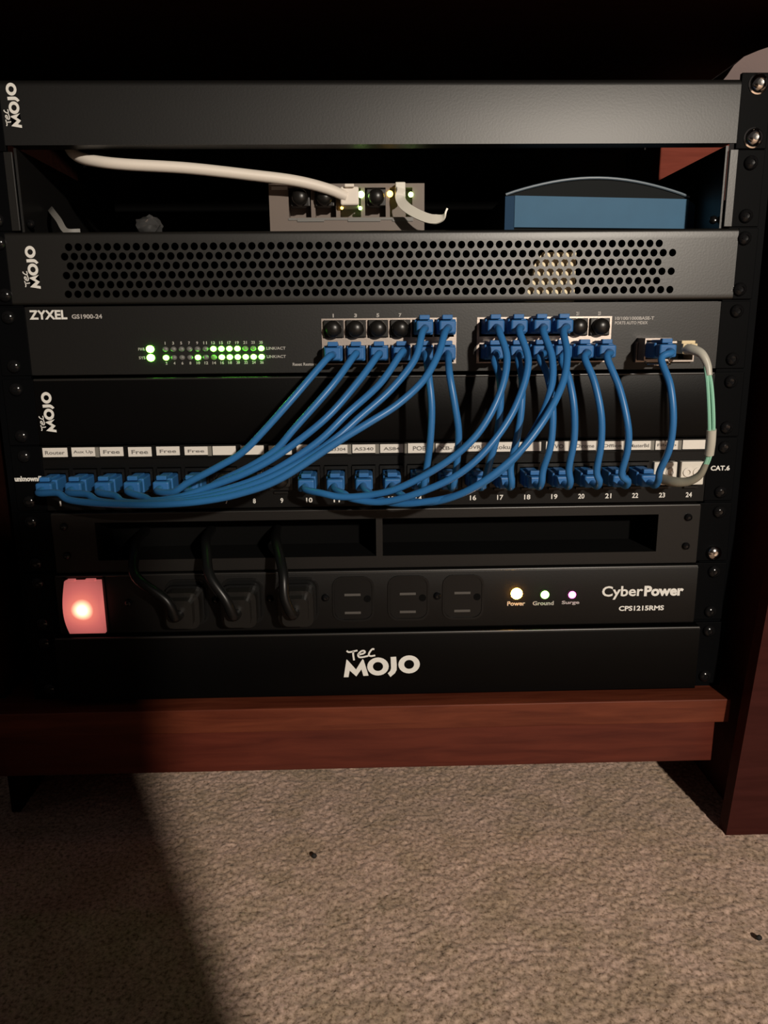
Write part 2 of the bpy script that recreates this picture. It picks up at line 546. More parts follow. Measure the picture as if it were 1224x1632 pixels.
# ------------------------------------------------------------------ room shell
FLOOR_Z = -95.0
def build_floor():
    x0, x1, y0, y1, st = -330, 330, -270, 330, 1.25
    nx, ny = int((x1 - x0) / st) + 1, int((y1 - y0) / st) + 1
    rng = np.random.RandomState(3)
    def noise(cell):
        gx, gy = int((x1 - x0) / cell) + 3, int((y1 - y0) / cell) + 3
        g = rng.rand(gx, gy)
        X = np.linspace(0, (x1 - x0) / cell, nx); Y = np.linspace(0, (y1 - y0) / cell, ny)
        ix, iy = X.astype(int), Y.astype(int)
        fx, fy = X - ix, Y - iy
        fx, fy = (fx * fx * (3 - 2 * fx))[:, None], (fy * fy * (3 - 2 * fy))[None, :]
        a = g[np.ix_(ix, iy)]; b = g[np.ix_(ix + 1, iy)]; c = g[np.ix_(ix, iy + 1)]; d = g[np.ix_(ix + 1, iy + 1)]
        return (a * (1 - fx) + b * fx) * (1 - fy) + (c * (1 - fx) + d * fx) * fy
    h = 1.25 * (noise(2.3) - 0.5) + 0.4 * (noise(4.3) - 0.5) + 0.4 * (noise(15) - 0.5) + 0.9 * (noise(48) - 0.5)
    gx, gy = np.meshgrid(np.linspace(x0, x1, nx), np.linspace(y0, y1, ny), indexing='ij')
    jit = (rng.rand(2, nx, ny) - 0.5) * 0.6
    edge = np.minimum.reduce([gx - x0, x1 - gx, gy - y0, y1 - gy]) < 0.1
    h = np.where(edge, 0.0, h)
    jit = np.where(edge[None], 0, jit)
    co = np.stack([gx + jit[0], gy + jit[1], FLOOR_Z + h], -1).reshape(-1, 3)
    idx = np.arange(nx * ny).reshape(nx, ny)
    q = np.stack([idx[:-1, :-1], idx[1:, :-1], idx[1:, 1:], idx[:-1, 1:]], -1).reshape(-1, 4)
    n0 = len(co)
    R = [(-1600, -2400), (1900, -2400), (1900, 750), (-1600, 750)]
    I = [(x0, y0), (x1, y0), (x1, y1), (x0, y1)]
    co = np.vstack([co, [[*p, FLOOR_Z] for p in R + I]]) * S
    extra = [(n0 + i, n0 + (i + 1) % 4, n0 + 4 + (i + 1) % 4, n0 + 4 + i) for i in range(4)]
    q = np.vstack([q, extra]).astype(np.int32)
    me = bpy.data.meshes.new('floor')
    me.vertices.add(len(co)); me.vertices.foreach_set('co', co.astype(np.float32).ravel())
    me.loops.add(q.size); me.loops.foreach_set('vertex_index', q.ravel())
    me.polygons.add(len(q)); me.polygons.foreach_set('loop_start', np.arange(0, q.size, 4, dtype=np.int32))
    me.update(calc_edges=True)
    me.validate()
    me.materials.append(M['carpet'])
    for p in (): pass
    o = bpy.data.objects.new('floor', me)
    COL.objects.link(o)
    o['kind'] = 'structure'
    o['label'] = 'beige looped carpet'
build_floor()
struct('wall_back', MB().box(-1600, 1900, 750, 800, FLOOR_Z - 5, 2300), 'wall')

# ------------------------------------------------------------------ the desk that houses the rack
desk = thing('desk', 'red-brown wooden desk with a low shelf carrying the black rack', 'desk', (0, 150, FLOOR_Z))
part('bottom_shelf', MB().box(-276, 244.5, -19.4, 330, -20.6, -3, 0.7), 'board', desk)
part('shelf_apron', MB().box(-276, 237.5, -13.5, 4, -54, -20.4, 0.6), 'apron', desk)
def leg_prism(xs, y0, y1):
    # inner edge leans outwards as it rises
    return MB().prism([(xs(FLOOR_Z), FLOOR_Z), (xs(440), 440), (xs(440) + (46 if xs(440) > 0 else -46), 440), (xs(FLOOR_Z) + (46 if xs(440) > 0 else -46), FLOOR_Z)], y0, y1)
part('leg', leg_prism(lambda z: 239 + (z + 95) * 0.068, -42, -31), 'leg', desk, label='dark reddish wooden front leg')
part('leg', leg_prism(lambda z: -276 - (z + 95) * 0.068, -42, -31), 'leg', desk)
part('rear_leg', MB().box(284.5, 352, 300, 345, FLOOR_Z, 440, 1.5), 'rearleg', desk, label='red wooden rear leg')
part('rear_leg', MB().box(-352, -284, 300, 345, FLOOR_Z, 440, 1.5), 'top', desk)  # left rear leg takes its shade from the darkened wood
part('blackout_back', MB().box(-420, 284, 346, 356, FLOOR_Z + 60, 440), 'backing', desk, label='black sheet added in place of the darkness behind the rack')  # added black sheet where there is only darkness
part('blackout_panel', MB().box(256, 268, -30, 299, FLOOR_Z, 340), 'leg', desk)  # added dark panel, blacks out the lit carpet beyond the rack
part('blackout_panel', MB().box(-274, -268, 5, 299, FLOOR_Z, 438), 'top', desk)  # added on the left too, hides the rear leg in the dark
part('desktop', MB().box(-420, 302, -44, 420, 440.2, 470, 2), 'top', desk)  # shade of the underside is in the wood colour

# ------------------------------------------------------------------ the open rack frame
rack = thing('equipment_rack', 'black open steel rack frame holding all the network gear', 'rack', (0, 120, -3))
for sx in (-1, 1):
    for y0 in (2.2, 210):
        a, b = sorted((sx * 223, sx * 246))
        mb = MB().box(a, b, y0, y0 + 3, -3, 400)
        a2, b2 = sorted((sx * 243, sx * 246))
        mb.box(a2, b2, y0 + 3, y0 + 38, -3, 400)
        part('post', mb, 'post', rack)
    a, b = sorted((sx * 243.2, sx * 246))
    part('side_rail', MB().box(a, b, 40.5, 209.8, 4, 30), 'post', rack)
part('base_rail', MB().box(-222.5, 222.5, 2.2, 22, -3, 0.2, 0.4), 'post', rack)
part('base_rail', MB().box(-222.5, 222.5, 228, 248, -3, 0.2, 0.4), 'post', rack)

# ------------------------------------------------------------------ topmost shelf: only its deep front lip shows
sh = thing('rack_shelf', 'topmost black rack shelf with a tall plain front lip', 'rack shelf', (0, 0, 360))
prof = [(0, 360.2), (0, 392.5)] + [(4 - 4 * math.cos(math.radians(a)), 392.5 + 4 * math.sin(math.radians(a))) for a in (20, 40, 60, 80, 90)]
prof += [(200, 396.5), (200, 395), (4, 395), (1.5, 392), (1.5, 360.2)]
part('front_lip', MB().prism(prof, -222, 222, 'x'), 'lip', sh, smooth=True)
part('logo', maker_logo(MB(), -214.2, 382, 24.5, -0.15, False), 'white_print', sh, label='white maker logo reading upwards')
part('lower_flange', MB().box(-219, 219, 1.6, 12, 360.2, 361.4), 'lip', sh)
ears(sh, 357, 399.6, 0.8, xin=222.2, bolts=((1, 0), (1, 1)))

# ------------------------------------------------------------------ vented shelf
vs_ = thing('vented_shelf', 'black rack shelf with a honeycomb of round holes across its front', 'rack shelf', (0, 0, 267.5))
def perforated():
    mb = MB()
    dx, dz, r, T = 5.95, 5.15, 2.35, 1.2
    dz = 5.62
    zc = 273.8
    NS = 12
    def q(x, y, z): return (x, y, z)
    rows = 6
    ztop, zbot = zc + 5.5 * dz, zc - 0.5 * dz
    for k in range(rows):
        z = zc + (rows - 1 - k) * dz
        off = 0.0 if k % 2 == 0 else dx / 2
        n0, n1 = (-32, 31) if k % 2 == 0 else (-33, 32)
        xs = [i * dx + off for i in range(n0, n1)]
        for x in xs:
            base = len(mb.v)
            vsx = []
            for y in (0.0, T):
                for s in range(NS):
                    t = 2 * math.pi * s / NS
                    vsx.append((x + r * math.cos(t), y, z + r * math.sin(t)))
            for s in range(NS):
                t = 2 * math.pi * s / NS
                c, d = math.cos(t), math.sin(t)
                kx = (dx / 2) / abs(c) if abs(c) > 1e-6 else 1e9
                kz = (dz / 2) / abs(d) if abs(d) > 1e-6 else 1e9
                m_ = min(kx, kz)
                vsx.append((x + m_ * c, 0.0, z + m_ * d))
            # corners of the cell
            cr = {1: (dx / 2, dz / 2), 4: (-dx / 2, dz / 2), 7: (-dx / 2, -dz / 2), 10: (dx / 2, -dz / 2)}
            fs = []
            cv = {}
            for s, (a, b) in cr.items():
                cv[s] = len(vsx)
                vsx.append((x + a, 0.0, z + b))
            for s in range(NS):
                j = (s + 1) % NS
                fs.append((s, j, NS + j, NS + s))
                if s in cv:
                    fs.append((s, 2 * NS + s, cv[s], 2 * NS + j, j))
                else:
                    fs.append((s, 2 * NS + s, 2 * NS + j, j))
            mb.add(vsx, fs)
        xl, xr = xs[0] - dx / 2, xs[-1] + dx / 2
        for a, b in ((-228.6, xl), (xr, 228.6)):
            mb.add([(a, 0, z - dz / 2), (b, 0, z - dz / 2), (b, 0, z + dz / 2), (a, 0, z + dz / 2)], [(0, 1, 2, 3)])
    # plain strips above and below, with rolled edges
    up = [(0.0, ztop), (0.0, 308.6)] + [(2.2 - 2.2 * math.cos(math.radians(a)), 308.6 + 2.2 * math.sin(math.radians(a))) for a in (25, 50, 75, 90)]
    lo = [(1.6 - 1.6 * math.cos(math.radians(a)), 269.0 - 1.6 * math.sin(math.radians(a))) for a in (90, 60, 30)] + [(0, 269.0), (0, zbot)]
    for pr in (up, lo):
        n = len(pr)
        mb.add([(x, p[0], p[1]) for x in (-228.6, 228.6) for p in pr], [(i, i + 1, n + i + 1, n + i) for i in range(n - 1)])
    mb.box(-228.6, -228.3, 0.02, T, zbot, ztop); mb.box(228.3, 228.6, 0.02, T, zbot, ztop)
    return mb
part('perforated_front', perforated(), 'perf', vs_, smooth=True)
part('tray', MB().box(-219.5, 219.5, 2.2, 230, 309.4, 310.8), 'lip', vs_)
for sx in (-1, 1):
    a, b = sorted((sx * 217, sx * 218.6))
    part('side_gusset', MB().prism([(2.6, 311), (2.6, 359.2), (150, 358.6), (200, 330), (205, 311)], a, b, 'x'), 'lip', vs_)
    a, b = sorted((sx * 219.2, sx * 241.3))
    e = part('upper_ear', MB().box(a, b, 1.2, 2.6, 311.6, 356.6, 0.4), 'ear', vs_, origin=(sx * 230, 1, 334))
    a, b = sorted((sx * 218.7, sx * 223.8))
    part('gusset_flange', MB().box(a, b, -0.2, 1.1, 311.6, 356.6, 0.3), 'perf', vs_)
    for z in (318, 349):
        place('screw', ME_SCREW, e, (sx * 232.5, 1.2, z))
    a, b = sorted((sx * 228.7, sx * 241.3))
    e = part('mounting_ear', MB().box(a, b, 0.2, 2.0, 267.6, 310.8, 0.4), 'ear', vs_, origin=(sx * 235, 1, 289))
    for z in (273.6, 304.6):
        place('screw', ME_SCREW, e, (sx * 232.5, 0.2, z))
    place('screw', ME_SCREW_S, vs_, (sx * 214.5, 7, 316.5))
part('logo', maker_logo(MB(), -213.4, 290, 25.5, -0.15, False), 'white_print', vs_, label='white maker logo reading upwards')

# a pale lump seen through the holes, lying on the switch
single('power_adapter', MB().prism([(95.5, 267.2), (127.5, 267.2), (127.5, 297.5), (106, 297.5), (101, 290)], 5, 46), 'cream',
       'cream plastic block glimpsed through the honeycomb of round holes', 'power adapter', (111, 28, 267.2), smooth=False)

# ------------------------------------------------------------------ 24-port switch
sw = thing('network_switch', 'dark grey rack network switch with green lights and rows of blue plugs', 'network switch', (0, 0, 223.4))
XA = [-27.8 + 14.2 * i for i in range(6)]
XB = [72.6 + 14.05 * i for i in range(6)]
BLK = ((-35.4, 50.9), (64.1, 151.0))
# front panel with the two port windows and the fibre cage cut out
fp = MB()
wins = [(*BLK[0], 229.0, 257.4), (*BLK[1], 229.0, 257.4), (166.8, 205.2, 228.4, 241.8)]
xsplit = [-221.3, BLK[0][0], BLK[0][1], BLK[1][0], BLK[1][1], 166.8, 205.2, 221.3]
for i in range(len(xsplit) - 1):
    a, b = xsplit[i], xsplit[i + 1]
    w = [w for w in wins if abs(w[0] - a) < 1e-6]
    if not w:
        fp.box(a, b, 0, 1.5, 224.0, 266.2)
    else:
        fp.box(a, b, 0, 1.5, 224.0, w[0][2]); fp.box(a, b, 0, 1.5, w[0][3], 266.2)
part('front_panel', fp, 'switch', sw)
part('housing', MB().box(-220, 220, 22, 200, 223.6, 266.4, 0.6).box(-220, 220, 1.5, 22, 265.4, 266.4).box(-220, 220, 1.5, 22, 223.6, 224.4), 'switch', sw)
for (x0, x1), xs in zip(BLK, (XA, XB)):
    mb = MB()
    mb.box(x0, x1, -0.9, 14, 240.9, 245.6)
    mb.box(x0, x1, -0.9, 14, 256.6, 257.6); mb.box(x0, x1, -0.9, 14, 228.8, 229.6)
    edges = [x0] + [(xs[i] + xs[i + 1]) / 2 for i in range(5)] + [x1]
    for i, x in enumerate(edges):
        wd = 1.1 if 0 < i < 6 else 0.8
        a, b = (x - wd / 2, x + wd / 2) if 0 < i < 6 else ((x, x + 1.6) if i == 0 else (x - 1.6, x))
        mb.box(a, b, -0.7, 14, 229.6, 240.9); mb.box(a, b, -0.7, 14, 245.6, 256.6)
    # jack tabs on the centre bar
    for x in xs:
        mb.box(x - 3, x + 3, -1.2, -0.9, 240.9, 242.2)
    blk = part('port_block', mb, 'silver', sw, label='shiny metal block of twelve network ports')
    part('port_cavity', MB().box(x0 + 0.5, x1 - 0.5, 13.4, 20, 229.2, 257.2), 'hollow', blk)
mb = MB()
for a, b in ((167, 185.6), (186.4, 205)):
    mb.box(a, b, -3.5, 12, 240.6, 241.6); mb.box(a, b, -3.5, 12, 228.6, 229.6)
    mb.box(a, a + 0.8, -3.5, 12, 229.6, 240.6); mb.box(b - 0.8, b, -3.5, 12, 229.6, 240.6)
cg = part('fibre_cage', mb, 'silver', sw, label='pair of metal module cages')
part('cage_cavity', MB().box(167.6, 204.4, 12.2, 18, 229, 241.2), 'hollow', cg)
# status lights
ME_LED = {}
for k in ('led_green', 'led_off', 'led_faint'):
    ME_LED[k] = small('led', k, lambda mb: mb.lathe([(1.95, 0), (1.95, 0.5), (1.5, 1.1), (0.5, 1.4)], seg=10, sz=0.86))
ME_LEDP = small('led', 'led_green', lambda mb: mb.lathe([(2.6, 0), (2.6, 0.5), (2.0, 1.2), (0.6, 1.5)], seg=12, sz=0.9))
for z in (239.7, 234.3):
    place('led', ME_LEDP, sw, (-145.0, 0, z), 'large lit green light')
top_lit, bot_lit = {6, 7, 8, 9, 12}, {0, 4, 7, 8, 9, 10, 11, 12}
for i in range(13):
    x = -135.3 + 5.08 * i
    for z, lit, faint in ((239.5, top_lit, {10, 11}), (234.2, bot_lit, {6})):
        k = 'led_green' if i in lit else ('led_faint' if i in faint else 'led_off')
        place('led', ME_LED[k], sw, (x, 0, z), 'lit green light' if i in lit else 'unlit light')
tx = MB()
for i in range(13):
    x = -135.3 + 5.08 * i
    for s, z in ((str(2 * i + 1), 242.4), (str(2 * i + 2), 229.8)):
        w = 0.25 if s == '1' else (0.6 if len(s) == 1 else 1.15)
        put_text(tx, s, x - w, x + w, z, z + 1.8, -0.1, 0.03)
for z in (238.6, 233.4):
    put_text(tx, 'LINK/ACT', -71.0, -58.8, z, z + 1.8, -0.1, 0.02)
put_text(tx, 'PWR', -152.6, -148.4, 238.8, 240.6, -0.1); put_text(tx, 'SYS', -152.6, -148.4, 233.4, 235.2, -0.1)
put_text(tx, 'Reset Restore', -54.6, -39.2, 228.3, 230.2, -0.1)
put_text(tx, '10/100/1000BASE-T', 153.2, 178.6, 255.2, 257.3, -0.1, 0.03)
put_text(tx, 'PORTS AUTO MDI/X', 153.2, 174.6, 252.4, 254.4, -0.1, 0.03)
for i, x in enumerate(XA + XB):
    if i in (0, 1, 2, 3, 10, 11):
        hw = 0.35 if i == 0 else 0.9
        put_text(tx, str(2 * i + 1), x - hw, x + hw, 258.3, 260.6, -0.1, 0.04)
part('small_print', tx, 'grey_print', sw)
part('maker_name', put_text(MB(), 'ZYXEL', -219.0, -195.4, 258.6, 264.3, -0.12, 0.035), 'white_print', sw, label='pale lettering')
part('model_number', put_text(MB(), 'GS1900-24', -192.6, -173.6, 258.8, 261.6, -0.12, 0.03), 'grey_print', sw)
ears(sw, 223.6, 266.4, 1.2, xin=221.9)

# ------------------------------------------------------------------ plain panels, vent panel
def sheet(name, x, z0, z1, y, mat, parent, depth=11, r=1.6, holes=None):
    """folded steel panel front: rolled top and bottom edges and flanges going back."""
    pr = [(y + depth, z1)] + [(y + r - r * math.sin(math.radians(a)), z1 - r + r * math.cos(math.radians(a))) for a in (0, 30, 60, 90)]
    pr += [(y + r - r * math.cos(math.radians(a)), z0 + r - r * math.sin(math.radians(a))) for a in (0, 30, 60, 90)] + [(y + depth, z0)]
    pr += [(y + depth, z0 + 1.2), (y + 1.6, z0 + 1.2), (y + 1.6, z1 - 1.2), (y + depth, z1 - 1.2)]
    o = part(name, MB().prism(pr, -x, x, 'x'), mat, parent, smooth=True)
    part('top_edge', MB().tube([(-x + 0.5, y + 0.9, z1 - 0.55), (0, y + 0.9, z1 - 0.55), (x - 0.5, y + 0.9, z1 - 0.55)], 0.95, 16), 'edge', parent, smooth=True)
    return o

bl = thing('blank_panel', 'plain black panel between the switch and the white label strip', 'blank panel', (0, 0, 179))
sheet('front_panel', 220.6, 178.8, 221.4, -2, 'blank', bl)
part('logo', maker_logo(MB(), -212.4, 200.4, 26.0, -2.15, False), 'white_print', bl, label='white maker logo reading upwards')
ears(bl, 178.8, 221.4, 0.4)

vp = thing('vent_panel', 'dark panel with two long black openings under the patch panel', 'vent panel', (0, 0, 92.4))
vx0, vx1 = -189.6, 189.6
mb = MB()
yv = -4
mb.box(-218, vx0, yv, yv + 1.5, 93.2, 132.8); mb.box(vx1, 218, yv, yv + 1.5, 93.2, 132.8)
mb.box(vx0, vx1, yv, yv + 1.5, 127.0, 132.8); mb.box(vx0, vx1, yv, yv + 1.5, 93.2, 100.8)
mb.box(-2.2, 2.2, yv, yv + 1.5, 100.8, 127.0)
mb.prism([(yv, 132.8), (yv + 0.6, 133.4), (yv + 12, 133.4), (yv + 12, 132.2), (yv + 1.5, 132.2)], -218, 218, 'x')
mb.box(-218, 218, yv + 0.3, yv + 12, 92.4, 93.2)
part('front_frame', mb, 'vent', vp)
part('top_edge', MB().tube([(-217.5, yv + 0.9, 132.9), (0, yv + 0.9, 132.9), (217.5, yv + 0.9, 132.9)], 0.95, 16), 'edge', vp, smooth=True)
for a, b in ((vx0, -2.2), (2.2, vx1)):
    t = MB().box(a, b, yv + 34, yv + 35, 100, 128).box(a, b, yv + 1.5, yv + 34, 127.0, 128).box(a, b, yv + 1.5, yv + 34, 100, 100.8).box(a - 0.8, a, yv + 1.5, yv + 35, 100, 128).box(b, b + 0.8, yv + 1.5, yv + 35, 100, 128)
    part('recess', t, 'hollow', vp)
for sx in (-1, 1):
    for z in (104.6, 124.8):
        place('screw', ME_SCREW_S, vp, (sx * 209.8, yv, z))
ears(vp, 92.4, 133.6, -0.4, xin=218.6, skip=((1, 0),))
place('bolt', ME_BOLT2, vp, (231.2, -0.4, 98.4), 'bright chrome bolt')

lb = thing('blank_panel', 'plain black panel at the very bottom with a large white logo', 'blank panel', (0, 0, 0.4))
sheet('front_panel', 222.4, 0.6, 47.4, -10, 'blank', lb, depth=14)
part('logo', maker_logo(MB(), 0.6, 22.2, 53.0, -10.15, True), 'white_print', lb, label='large white maker logo')
ears(lb, 0.6, 47.4, -1.5, xin=222.8)

# ------------------------------------------------------------------ patch panel
def PX(n): return -212.2 + 18.39 * (n - 1)
pt = thing('patch_bay', 'black patch panel with white name labels above 24 numbered jacks', 'patch panel', (0, 0, 134.8))
ZJ = 154.4
mb = MB()
mb.box(-221, 221, 0, 1.6, 134.9, 146.4); mb.box(-221, 221, 0, 1.6, 163.2, 177.9)
xs = [-221] + [v for n in range(1, 25) for v in (PX(n) - 7.9, PX(n) + 7.9)] + [221]
for i in range(0, len(xs), 2):
    mb.box(xs[i], xs[i + 1], 0, 1.6, 146.4, 163.2)
part('front_panel', mb, 'patch', pt)
part('label_holder', MB().box(-220, 220, -1.4, 0, 169.6, 170.6).box(-220, 220, -0.8, 0, 177.2, 177.9), 'patch', pt)
part('back_bar', MB().box(-221, 221, 24, 26, 140, 176), 'post', pt)
def b_jack(mb):
    mb.box(-7.7, 7.7, -1.8, 16, 6.0, 8.2); mb.box(-7.7, 7.7, -1.8, 16, -7.6, -5.4)
    mb.box(-7.7, -6.1, -1.8, 16, -5.4, 6.0); mb.box(6.1, 7.7, -1.8, 16, -5.4, 6.0)
    mb.box(-6.1, 6.1, 14.5, 16, -5.4, 6.0)
    mb.box(-4.6, 4.6, -2.6, 0, -9.6, -8.2)
ME_JACK = small('keystone_jack', 'black_plastic', b_jack, False)
for n in range(1, 25):
    if n < 23:
        place('keystone_jack', ME_JACK, pt, (PX(n), 0, ZJ))
    else:
        x = PX(n)
        k = part('keystone_jack', MB().box(x - 7.8, x + 7.8, -3.0, 14, 146.9, 162.6, 0.5), 'white_plastic', pt, label='white fibre keystone jack', origin=(x, 0, ZJ))
        mb = MB()
        for dx_ in (-3.4, 3.4):
            mb.ring(ell(x + dx_, 155.6, 3.1, 3.1, 16), ell(x + dx_, 155.6, 1.7, 1.7, 16), -3.9, -3.0)
        part('fibre_port', mb, 'label', k)
        part('jack_clip', MB().box(x - 4.6, x + 4.6, -2.6, 0, 144.6, 146.0), 'black_plastic', k)
words = {1: 'Router', 2: 'Aux Up', 3: 'Free', 4: 'Free', 5: 'Free', 6: 'Free', 10: 'PS4', 11: 'AS3304', 12: 'AS340', 13: 'AS84', 14: 'POE', 15: 'XB-1',
         16: 'DVR', 17: 'Roku', 19: 'TVO', 20: 'Chrome', 21: 'Office', 22: 'MasterBd', 23: 'Fib up'}
rl = random.Random(5)
for n in range(1, 25):
    x, w = PX(n) + 0.3, (7.6 if n != 1 else 8.0)
    z0, z1 = 170.9 + rl.uniform(-0.3, 0.3), 177.0 + rl.uniform(-0.3, 0.2)
    card = part('label_card', MB().box(x - w, x + w, -0.95, -0.15, z0, z1, 0.15), 'label', pt, origin=(x, 0, 174))
    if n in words:
        s = words[n]
        hw = min(6.4, 1.15 * len(s) + 0.8)
        part('lettering', put_text(MB(), s, x - hw, x + hw, z0 + 1.7, z1 - 1.9, -1.05, 0.02), 'ink', card)
    if n in (2, 6, 11, 12, 13, 14, 16, 19, 20, 21, 22, 23):
        part('tape_tab', MB().box(x + w, x + 10.2, -0.7, -0.15, z0 - 0.6, z1 + 0.1), 'tape', card, label='clear tape end')
tx = MB()
for n in range(1, 25):
    s = str(n); w = 0.95 if n < 10 else 2.1
    if n == 1: w = 0.5
    put_text(tx, s, PX(n) - w, PX(n) + w, 137.8, 141.2, -0.12, 0.02)
put_text(tx, 'CAT.6', 224.4, 237.4, 155.8, 159.2, 0.3, 0.03)
put_text(tx, 'unknown/f', -240.6, -223.0, 154.8, 158.4, 0.3, 0.05)
part('printed_numbers', tx, 'white_print', pt, label='white printed port numbers')
ears(pt, 134.9, 177.9, 0.5)

# ------------------------------------------------------------------ rack power strip
pd = thing('power_strip', 'black rack power strip with a glowing red switch and six outlets', 'power strip', (0, 0, 49))
yp = -7
sheet('front_panel', 218.6, 49.0, 91.2, yp, 'pdu', pd, depth=22)
part('housing', MB().box(-216, 216, 15.2, 90, 50, 90, 1), 'pdu', pd)
ears(pd, 49.2, 91.0, -0.8, xin=219.2)
# rocker: barrel shaped cover, two small notches at the top
def rocker():
    mb = MB()
    n = 14
    z0, z1, d = 51.2, 88.4, 9.5
    pr = [(yp - 1.2 - d * math.sin(math.pi * (0.08 + 0.84 * i / n)) , z0 + (z1 - z0) * i / n) for i in range(n + 1)]
    mb.prism([(yp, z0)] + pr + [(yp, z1)], -211.2, -187.2, 'x')
    mb.box(-209.5, -204.5, yp - 3.4, yp - 0.2, z1, z1 + 1.0); mb.box(-197.5, -191, yp - 3.4, yp - 0.2, z1, z1 + 1.0)
    return mb
part('rocker_switch', rocker(), 'rocker', pd, label='glowing red rocker switch', origin=(-198.6, yp - 9, 70.4))
part('switch_guard', MB().box(-213, -211.6, yp - 1.6, yp, 50, 90).box(-186.8, -185.4, yp - 1.6, yp, 50, 90), 'black_plastic', pd)
OUT = [-131.0, -93.6, -56.0, -18.3, 19.5, 57.0]
for i, x in enumerate(OUT):
    mb = MB()
    z = 71.4
    mb.ring(rrect(x - 14.2, x + 14.2, z - 16.2, z + 16.2, 7), rrect(x - 12.8, x + 12.8, z - 14.8, z + 14.8, 6), yp - 0.9, yp)
    mb.prism(rrect(x - 12.7, x + 12.7, z - 14.7, z + 14.7, 6), yp - 0.25, yp)
    o = part('outlet', mb, 'black_plastic', pd, origin=(x, yp, z))
    sl = MB().box(x - 6, x + 5, yp - 0.45, yp - 0.2, z + 2.2, z + 3.9).box(x - 6, x + 5, yp - 0.45, yp - 0.2, z - 10.8, z - 9.1)
    if i >= 3:
        part('slot', sl, 'slot', o, label='pair of pale slots')
        part('ground_hole', MB().lathe([(2.5, 0.25), (2.5, 0.5)], (x + 9.6, yp, z), seg=14), 'hollow', o)
for x, z in ((-37.2, 72.9), (39.3, 72.8), (-170.8, 71.7), (-112, 72.8), (-75, 72.8)):
    place('screw', ME_SCREW_S, pd, (x, yp, z))
def b_led(mb): mb.lathe([(3.0, 0), (3.0, 0.5), (2.5, 1.6), (1.6, 2.5), (0.5, 2.9)], seg=14)
for x, z, k, l, s in ((93.8, 73.3, 'led_amber', 'lit amber power light', 1.4), (113.4, 72.1, 'led_pdugreen', 'lit green ground light', 1.0), (132.3, 71.7, 'led_magenta', 'lit magenta surge light', 0.9)):
    mb = MB().lathe([(a * s, b * s) for a, b in ((2.9, 0), (2.9, 0.5), (2.4, 1.6), (1.5, 2.5), (0.5, 2.9))], (x, yp, z), seg=14)
    o = part('indicator_light', mb, k, pd, smooth=True, label=l)
    part('light_collar', MB().lathe([(4.4, 0), (4.4, 0.3)], (x, yp, z), seg=16), 'black_plastic', o)
tx = MB()
put_text(tx, 'Power', 87.6, 100.0, 64.4, 67.6, yp - 0.12, 0.03)
put_text(tx, 'Ground', 105.2, 119.8, 64.4, 67.4, yp - 0.12, 0.03)
put_text(tx, 'Surge', 125.4, 137.6, 64.2, 67.4, yp - 0.12, 0.03)
part('small_print', tx, 'grey_print', pd)
part('maker_name', put_text(put_text(MB(), 'Cyber', 153.0, 181.5, 67.6, 77.4, yp - 0.12, 0.02), 'Power', 182.3, 209.8, 69.6, 77.2, yp - 0.12, 0.045), 'white_print', pd, label='pale lettering')
part('model_number', put_text(MB(), 'CPS1215RMS', 165.4, 196.9, 59.2, 62.8, yp - 0.12, 0.03), 'white_print', pd)

def plug(x, n, label, sway):
    t = thing('power_plug', label, 'power plug', (x, yp, 71.4), 'power plugs in the rack power strip')
    z = 71.4
    mb = MB()
    mb.prism(rrect(x - 11.5, x + 11.5, z - 12.5, z + 12.5, 5), yp - 18, yp - 1.1)
    mb.prism(rrect(x - 8.5, x + 8.5, z - 9.5, z + 9.5, 4), yp - 25, yp - 18)
    part('plug_body', mb, 'cap', t)
    part('finger_ridge', MB().ring(rrect(x - 12.8, x + 12.8, z - 13.8, z + 13.8, 5.5), rrect(x - 11.5, x + 11.5, z - 12.5, z + 12.5, 5), yp - 8, yp - 5), 'black_plastic', t)
    c = [(x, yp - 24, z), (x - 1, yp - 33, z + 2), (x - 5, yp - 35, z + 14), (x - 10 + sway, yp - 30, z + 28), (x - 14 + sway, yp - 16, z + 39), (x - 17 + sway, yp - 2, z + 43), (x - 19 + sway, 10, z + 43), (x - 20 + sway, 26, z + 42)]
    part('cord', MB().tube(spline(c, 7), 3.3, 10), 'black_plastic', t, smooth=True)
plug(OUT[0], 0, 'first black power plug to the right of the red switch', -14)
plug(OUT[1], 1, 'middle one of three black power plugs in the strip', -5)
plug(OUT[2], 2, 'black power plug directly left of the empty outlets', 4)

